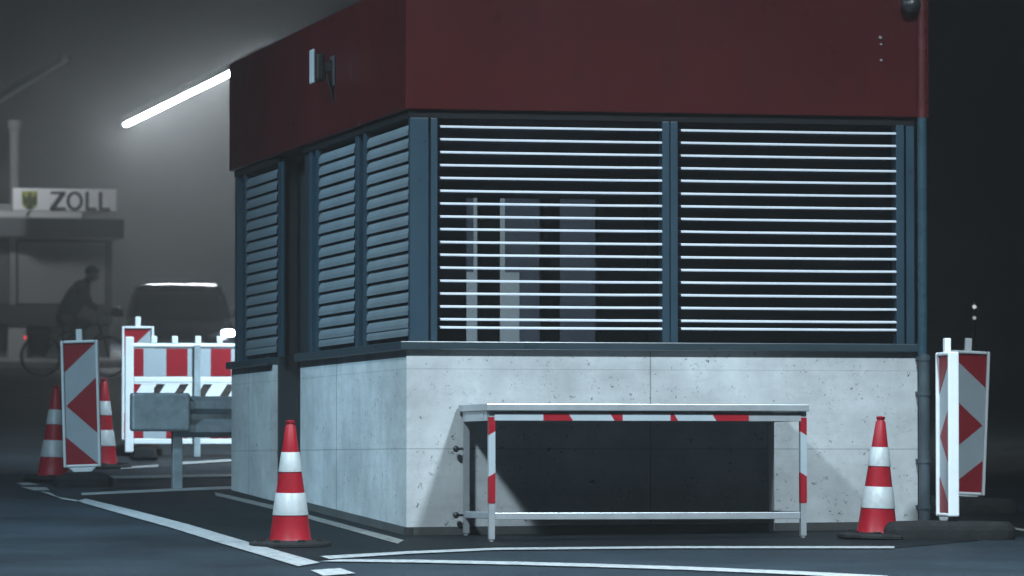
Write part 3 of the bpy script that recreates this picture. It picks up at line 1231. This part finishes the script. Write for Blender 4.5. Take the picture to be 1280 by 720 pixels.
q.build('saddle', M_BAG, bk, smooth=True)
q = MB()
q.tube((.44, -.07, .29), (.44, .07, .29), .02)
q.tube((.44, -.075, .29), (.44, -.065, .29), .09, n=24)
q.path([(.44, -.085, .29), (.50, -.095, .13)], .011)
q.path([(.44, .085, .29), (.38, .095, .45)], .011)
q.box(.45, .55, -.20, -.10, .115, .140)
q.box(.33, .43, .10, .20, .438, .463)
q.build('crank', M_BIKE, bk)
q = MB()
q.path([(-.02, .06, WR), (-.05, .06, .70), (.30, .02, .72)], .007)
q.path([(-.02, -.06, WR), (-.05, -.06, .70), (.30, -.02, .72)], .007)
q.box(-.28, .22, -.06, .06, .70, .71)
q.build('luggage_rack', M_BIKE, bk)
for s in (-1, 1):
    q = MB()
    ys_ = sorted((s * .075, s * .20))
    q.prism([(-.20, .72), (.14, .72), (.10, .34), (-.14, .34)], ys_[0], ys_[1], XZ)
    q.box(-.215, .155, ys_[0] - .004, ys_[1] + .004, .69, .79)
    q.build('pannier_bag', M_BAG, bk, bevel=.03)
q = MB()
q.ball((-.245, -.03, .63), .03, .5, 1.2, .8)
q.build('tail_light', REARL, bk)

cy = empty('person', bk0, 'person in dark jacket and cap leaning forward on the bicycle', 'person', rz=.06)


def limb(q, pts):
    for (p0, r0), (p1, r1) in zip(pts, pts[1:]):
        q.tube(p0, p1, r0, r1, 14)
    for p0, r0 in pts:
        q.ball(p0, r0, n=14, m=10)


def arms(q, g=0.0, hand=True):
    for s in (-1, 1):
        sh, el, wr = (.66, s * .185, 1.40), (.755, s * .27, 1.165), (.87, s * .25, 1.095)
        limb(q, [(sh, .058 + g), (el, .043 + g), (wr, .030 + g)])
        if hand:
            pm = (.905, s * .235, 1.085)
            limb(q, [(wr, .027), (pm, .034)])
            for k in range(4):
                yy = s * (.20 + k * .023)
                L_ = (1.0, 1.08, 1.04, .85)[k]
                a = (.93, yy, 1.097)
                c_ = (.93 + .028 * L_, yy, 1.075)
                d_ = (.93 + .022 * L_, yy, 1.043)
                e_ = (.93 - .006, yy, 1.030)
                limb(q, [(a, .0105), (c_, .0098), (d_, .009), (e_, .0085)])
            limb(q, [((.895, s * .215, 1.075), .013), ((.905, s * .188, 1.055), .011), ((.925, s * .178, 1.038), .0095)])


def legs(q, g=0.0, foot=True):
    for s, kn, an, to in ((-1, (.66, -.13, .60), (.48, -.14, .20), (.60, -.15, .165)), (1, (.73, .13, .86), (.36, .14, .52), (.47, .15, .485))):
        limb(q, [((.42, s * .085, .93), .085 + g), (kn, .056 + g), (an, .037 + g)])
        q.ball((kn[0] * .45 + an[0] * .55 + .0 - .02, kn[1], kn[2] * .6 + an[2] * .4), .05 + g)


HC = (.80, 0, 1.635)
q = MB()
limb(q, [((.40, 0, .94), .13), ((.46, 0, 1.10), .125), ((.57, 0, 1.29), .14), ((.64, 0, 1.40), .11), ((.72, 0, 1.50), .055), ((.76, 0, 1.57), .052)])
limb(q, [((.64, -.17, 1.40), .065), ((.64, .17, 1.40), .065)])
arms(q)
legs(q)
q.ball(HC, .098, 1.02, .82, 1.2, 20, 14)
q.ball((HC[0] + .03, 0, HC[2] - .06), .066, 1.0, .85, 1.0)
q.tube((HC[0] + .09, 0, HC[2] + .01), (HC[0] + .122, 0, HC[2] - .026), .009, .016)
q.ball((HC[0] + .118, 0, HC[2] - .026), .015)
q.ball((HC[0] + .092, 0, HC[2] - .062), .016, .8, 1.6, .5)
for s in (-1, 1):
    q.ball((HC[0] - .01, s * .082, HC[2] - .015), .028, .7, .4, 1.1)
    q.ball((HC[0] + .082, s * .032, HC[2] + .008), .012)
q.build('body', M_SKIN, cy, remesh=.007)
q = MB()
limb(q, [((.39, 0, .95), .165), ((.45, 0, 1.11), .165), ((.56, 0, 1.28), .178), ((.63, 0, 1.40), .145), ((.70, 0, 1.48), .075), ((.725, 0, 1.515), .068)])
limb(q, [((.63, -.17, 1.40), .085), ((.63, .17, 1.40), .085)])
arms(q, .016, False)
q.build('jacket', M_JACKET, cy, remesh=.010)
q = MB()
legs(q, .014)
limb(q, [((.40, -.06, .94), .115), ((.40, .06, .94), .115)])
q.build('trousers', M_TROUS, cy, remesh=.010)
for s, an, to in ((-1, (.475, -.14, .175), (.60, -.15, .165)), (1, (.355, .14, .495), (.47, .15, .485))):
    q = MB()
    limb(q, [((an[0] - .03, an[1], an[2]), .042), (to, .036), ((to[0] + .05, to[1], to[2]), .030)])
    q.build('shoe', M_SHOE, cy, remesh=.008)
q = MB()
q.ball((HC[0] - .005, 0, HC[2] + .045), .106, 1.04, .88, .86, 20, 14)
q.loft([[(HC[0] + .07 + .10 * math.sin(a) * w, .085 * math.cos(a) * (1 - .2 * w), HC[2] + .055 - .01 * w + dz) for a in [math.pi * k / 10 for k in range(11)]] for w, dz in ((.1, 0), (1, 0), (1, .012), (.1, .014))])
q.build('cap', M_JACKET, cy, remesh=.007)

# ------------------------------------------------------------------ far customs booth with sign
YF = 87.0
fb0 = at(0, 457, YF)
SF = YF / F
fz = lambda y: (457 - y) * SF
fx_ = lambda x: x * SF
fb = empty('customs_booth', fb0, 'pale far customs booth in the fog under the white sign board', 'booth', rz=TH)
q = MB()
q.box(fx_(-160), fx_(141), 0, 5, fz(380), fz(298))
q.build('wall', M_FARDARK, fb)
q = MB()
q.box(fx_(22), fx_(131), -.06, -.002, fz(379), fz(302))
q.build('roller_shutter', M_FARWALL, fb)
q = MB()
q.box(fx_(-60), fx_(10), -.06, -.002, fz(379), fz(302))
q.build('roller_shutter', M_FARFASCIA, fb)
q = MB()
q.box(fx_(11), fx_(19), -.09, -.002, fz(405), fz(299))
q.build('window_post', M_FARWALL, fb)
q = MB()
q.box(fx_(-160), fx_(153), -.35, 5.3, fz(297), fz(273))
q.build('fascia', M_FARFASCIA, fb, bevel=.02)
q = MB()
q.box(fx_(-160), fx_(141), -.10, 5, fz(405), fz(381))
q.build('counter', M_FARDARK, fb)
q = MB()
q.box(fx_(-160), fx_(141), .25, 5, -.5, fz(405.5))
q.build('base_wall', M_FARWALL, fb)
q = MB()
q.box(fx_(10), fx_(33), -.05, .24, -.4, fz(406))
q.build('pillar', M_FARWHITE, fb, bevel=.02)
q = MB()
q.box(fx_(-160), fx_(100), -.2, 2.5, fz(272), fz(264))
q.build('roof_edge', M_FARWHITE, fb)
q = MB()
q.box(fx_(-160), fx_(15), .1, 2.2, fz(264), fz(254))
q.build('roof', M_FARWALL, fb)
q = MB()
q.tube((fx_(11) + .2, .9, fz(264)), (fx_(11) + .2, .9, fz(160)), .09, n=16)
q.tube((fx_(11) + .2, .9, fz(160)), (fx_(11) + .2, .9, fz(154)), .095, .13, n=16)
q.tube((fx_(11) + .2, .9, fz(154)), (fx_(11) + .2, .9, fz(145)), .13, .12, n=16)
q.build('vent_pipe', M_FARWALL, fb, smooth=True)

sg = empty('sign', at(81, 264, YF - .6), 'white ZOLL sign with a green eagle crest on the far booth roof', 'sign', rz=TH)
SF = (YF - .6) / F
hw_, hh_ = 65 * SF, 28 * SF
q = MB()
q.box(-hw_, hw_, -.03, .05, 0, hh_)
q.build('board', M_SIGN, sg, bevel=.01)
for xx in (-.6, .6):
    q = MB()
    q.tube((xx, .08, .01), (xx, .08, hh_ - .05), .02)
    q.tube((xx, .08, -.0), (xx, .9, -.06), .02)
    q.build('bracket', M_GALV, sg)
sx = lambda x: (x - 81) * SF
sz = lambda y: (264 - y) * SF
q = MB()
def flat(pts):
    q.prism([(sx(x), sz(y)) for x, y in pts], -.036, -.0305, XZ)
flat([(63, 239.5), (81.5, 239.5), (81.5, 243), (69.5, 259.2), (82, 259.2), (82, 263), (62, 263), (62, 259.5), (74, 243), (63, 243)])
n = 28
for k in range(n):
    a0, a1 = 2 * math.pi * k / n, 2 * math.pi * (k + 1) / n
    P_ = lambda a, rx, ry: (93 + rx * math.cos(a), 251.2 + ry * math.sin(a))
    flat([P_(a0, 10.4, 12.2), P_(a1, 10.4, 12.2), P_(a1, 6.4, 8.3), P_(a0, 6.4, 8.3)])
for x0 in (106.5, 123.5):
    flat([(x0, 239.5), (x0 + 4.2, 239.5), (x0 + 4.2, 259.2), (x0 + 14, 259.2), (x0 + 14, 263), (x0, 263)])
q.build('lettering', M_LETTER, sg)
q = MB()
flat([(26.5, 239.5), (46, 239.5), (46, 255), (44, 259.5), (36.5, 263), (29, 259.5), (26.5, 255)])
q.build('crest', M_CREST, sg)
q = MB()
def flat2(pts):
    q.prism([(sx(x), sz(y)) for x, y in pts], -.042, -.0365, XZ)
flat2([(34.5, 242), (36.5, 240.5), (38.5, 242), (39, 247), (39, 255), (41, 261), (36.5, 262.3), (32, 261), (34, 255), (34, 247)])
flat2([(33.6, 247), (33.6, 255), (31, 258), (28, 255), (27.6, 242.5), (30, 243.5), (31, 247)])
flat2([(39.4, 247), (42, 247), (43, 243.5), (45.4, 242.5), (45, 255), (42, 258), (39.4, 255)])
q.build('eagle', M_EAGLE, sg)

pw = ground(540, 537)  # pale wall added behind the booth to brighten the slits
sw = empty('slit_backing', (pw.x, pw.y, pw.z), 'added pale panel wall that brightens the slits behind the blinds', 'wall', rz=.1)
q = MB()
for k in range(4):
    q.box(k * .62 + .005, k * .62 + .615, 0, .05, -.2, 2.5)
q.build('panel', M_SIGN, sw)
q = MB()
for k in range(5):
    q.box(k * .62 - .03, k * .62 + .03, .051, .11, -.2, 2.55)
q.build('frame', M_GALV, sw)

# ------------------------------------------------------------------ canopy with led strip lamps
ZCAN = 10.0
cn = empty('canopy', (0, 45, ZCAN), 'dark flat canopy roof overhead carrying the strip lamps', 'canopy', rz=TH)
q = MB()
q.box(-22, 8, -24, 50, 0, .35)
q.build('roof', M_CANOPY, cn)


def strip_lamp(pa, pb, r, m, label, hang):
    pa, pb = Vector(pa), Vector(pb)
    d = pb - pa
    root = empty('strip_lamp', pa, label, 'strip lamp', 'strip lamps under the canopy', math.atan2(d.y, d.x))
    L_ = Vector((d.x, d.y)).length
    n = 9
    for k in range(n):
        q = MB()
        q.tube((L_ * k / n + .04, 0, 0), (L_ * (k + 1) / n - .04, 0, 0), r, r, 14)
        q.ball((L_ * k / n + .04, 0, 0), r, .6)
        q.ball((L_ * (k + 1) / n - .04, 0, 0), r, .6)
        q.build('tube', m, root, smooth=True)
    q = MB()
    wd = r * 1.5
    q.box(-.05, L_ + .05, -wd, wd, r + .004, r + .08)
    for sg_ in (-1, 1):
        y_ = sorted((sg_ * wd, sg_ * (wd + .012)))
        q.box(-.05, L_ + .05, y_[0], y_[1], -r * .55, r + .08)
    q.build('housing', M_CANOPY, root)
    q = MB()
    for xx in (.4, L_ * .5, L_ - .4):
        q.tube((xx, 0, r + .08), (xx, 0, hang), .003, n=6)
    q.build('hanger', M_CANOPY, root)
    return root


ZLAMP = 8.5
k = (ZLAMP - ZC) * F
YA, YB = k / (HORIZ - 89), k / (HORIZ - 154)
pa, pb = at(289, 89, YA), at(158, 154, YB)
# run a little further towards the viewer, out of sight behind the fascia
strip_lamp(pb, pa + (pa - pb) * .30, .066, LED, 'bright lit strip lamp in the fog left of the red fascia', ZCAN - ZLAMP)
ZL2 = 8.5
YA2, YB2 = k / (HORIZ - 74), k / (HORIZ - 128)
strip_lamp(at(-5, 128, YB2), at(82, 74, YA2), .06, LED_OFF, 'unlit strip lamp hanging at the top left in the fog', ZCAN - ZL2)

# post added far right to carry two small glowing dots
fp = ground(1218, 462)
fl2 = empty('dot_post', fp, 'added slim dark post with two glowing dots far right behind', 'light dots')
S = fp.y / F
q = MB()
q.tube((0, 0, 0), (0, 0, (462 - 378) * S), .03, n=8)
q.build('post', M_BLACK, fl2)
for y, r in ((383.5, .022), (397.5, .015)):
    q = MB()
    q.ball((0, -.04, (462 - y) * S), r)
    q.build('light_dot', FARDOT, fl2)

# ------------------------------------------------------------------ air
q = MB()
q.box(-156, 156, -14, 262, -3.2, 12.0)
m, nt, out = new_mat('fog')
pv = nd(nt, 'ShaderNodeVolumePrincipled')
pv.inputs['Color'].default_value = (.93, .95, .96, 1)
pv.inputs['Density'].default_value = .0029
pv.inputs['Anisotropy'].default_value = .89
nt.links.new(pv.outputs['Volume'], out.inputs['Volume'])
hz_ = q.build('haze', m)
tag(hz_, kind='stuff')

# ------------------------------------------------------------------ light
def area(name, loc, power, sx_, sy_, color, aim=None, spread=180):
    l = bpy.data.lights.new(name, 'AREA')
    l.shape = 'RECTANGLE'
    l.spread = R(spread)
    l.size, l.size_y = sx_, sy_
    l.energy = power
    l.color = color
    o = bpy.data.objects.new(name, l)
    o.location = loc
    if aim is not None:
        o.rotation_euler = (Vector(aim) - Vector(loc)).to_track_quat('-Z', 'Y').to_euler()
    col.objects.link(o)
    return o


COOL = (.74, .90, 1.0)
wall_c = wall_world(1.6, 0, 0)
aim = wall_world(.8, -5.2, 0)
pR = wall_world(u_at(985, 0) , -6.3, 6.9)
pL = wall_world(-4.0, -6.3, 6.9)
area('unseen_lamp', pR, 1300, .6, .4, COOL, pR + Vector((-.05, .35, -6)), 140)
area('unseen_lamp', pL, 1350, 1.1, .6, COOL, pL + Vector((.5, .6, -6)), 142)
area('unseen_lamp', wall_world(-5.5, 1.5, 6.9), 300, .5, .3, (.5, .8, 1.0), wall_world(-1.2, 3.0, 0), 94)  # added to brighten the booth's left wall, no fixture there
# lamp off the left edge, then two added lamps behind the booth
area('unseen_lamp', at(-50, 95, 84), 85, .6, .3, (.9, .95, 1), at(60, 420, 88))
area('unseen_lamp', (.4, 37.6, 7.2), 300, .4, .3, (.66, .86, 1.0), (-2.2, 43.6, .8), 62)  # added narrow beam to brighten the barrier
area('unseen_lamp', (.6, 45.0, 7.2), 430, .4, .3, (1.0, .93, .80), (.6, 47.0, 0), 120)  # added to light the pale backing behind the slits

w = bpy.data.worlds.new('World')
scene.world = w
w.use_nodes = True
nt = w.node_tree
bg = nt.nodes['Background']
sky = nt.nodes.new('ShaderNodeTexSky')
sky.sky_type = 'NISHITA'
sky.sun_disc = False
sky.sun_elevation = R(-6)
sky.sun_rotation = R(200)
nt.links.new(sky.outputs['Color'], bg.inputs['Color'])
bg.inputs['Strength'].default_value = .05

scene.view_settings.view_transform = 'Standard'
scene.view_settings.look = 'None'
scene.view_settings.exposure = 0
scene.view_settings.gamma = 1
scene.view_settings.use_curve_mapping = False
cy_ = scene.cycles
cy_.use_denoising = True
cy_.max_bounces = 6
cy_.diffuse_bounces = 3
cy_.glossy_bounces = 3
cy_.caustics_reflective = False
cy_.caustics_refractive = False
cy_.transparent_max_bounces = 12
cy_.volume_bounces = 1
cy_.sample_clamp_indirect = 4
cy_.use_adaptive_sampling = True
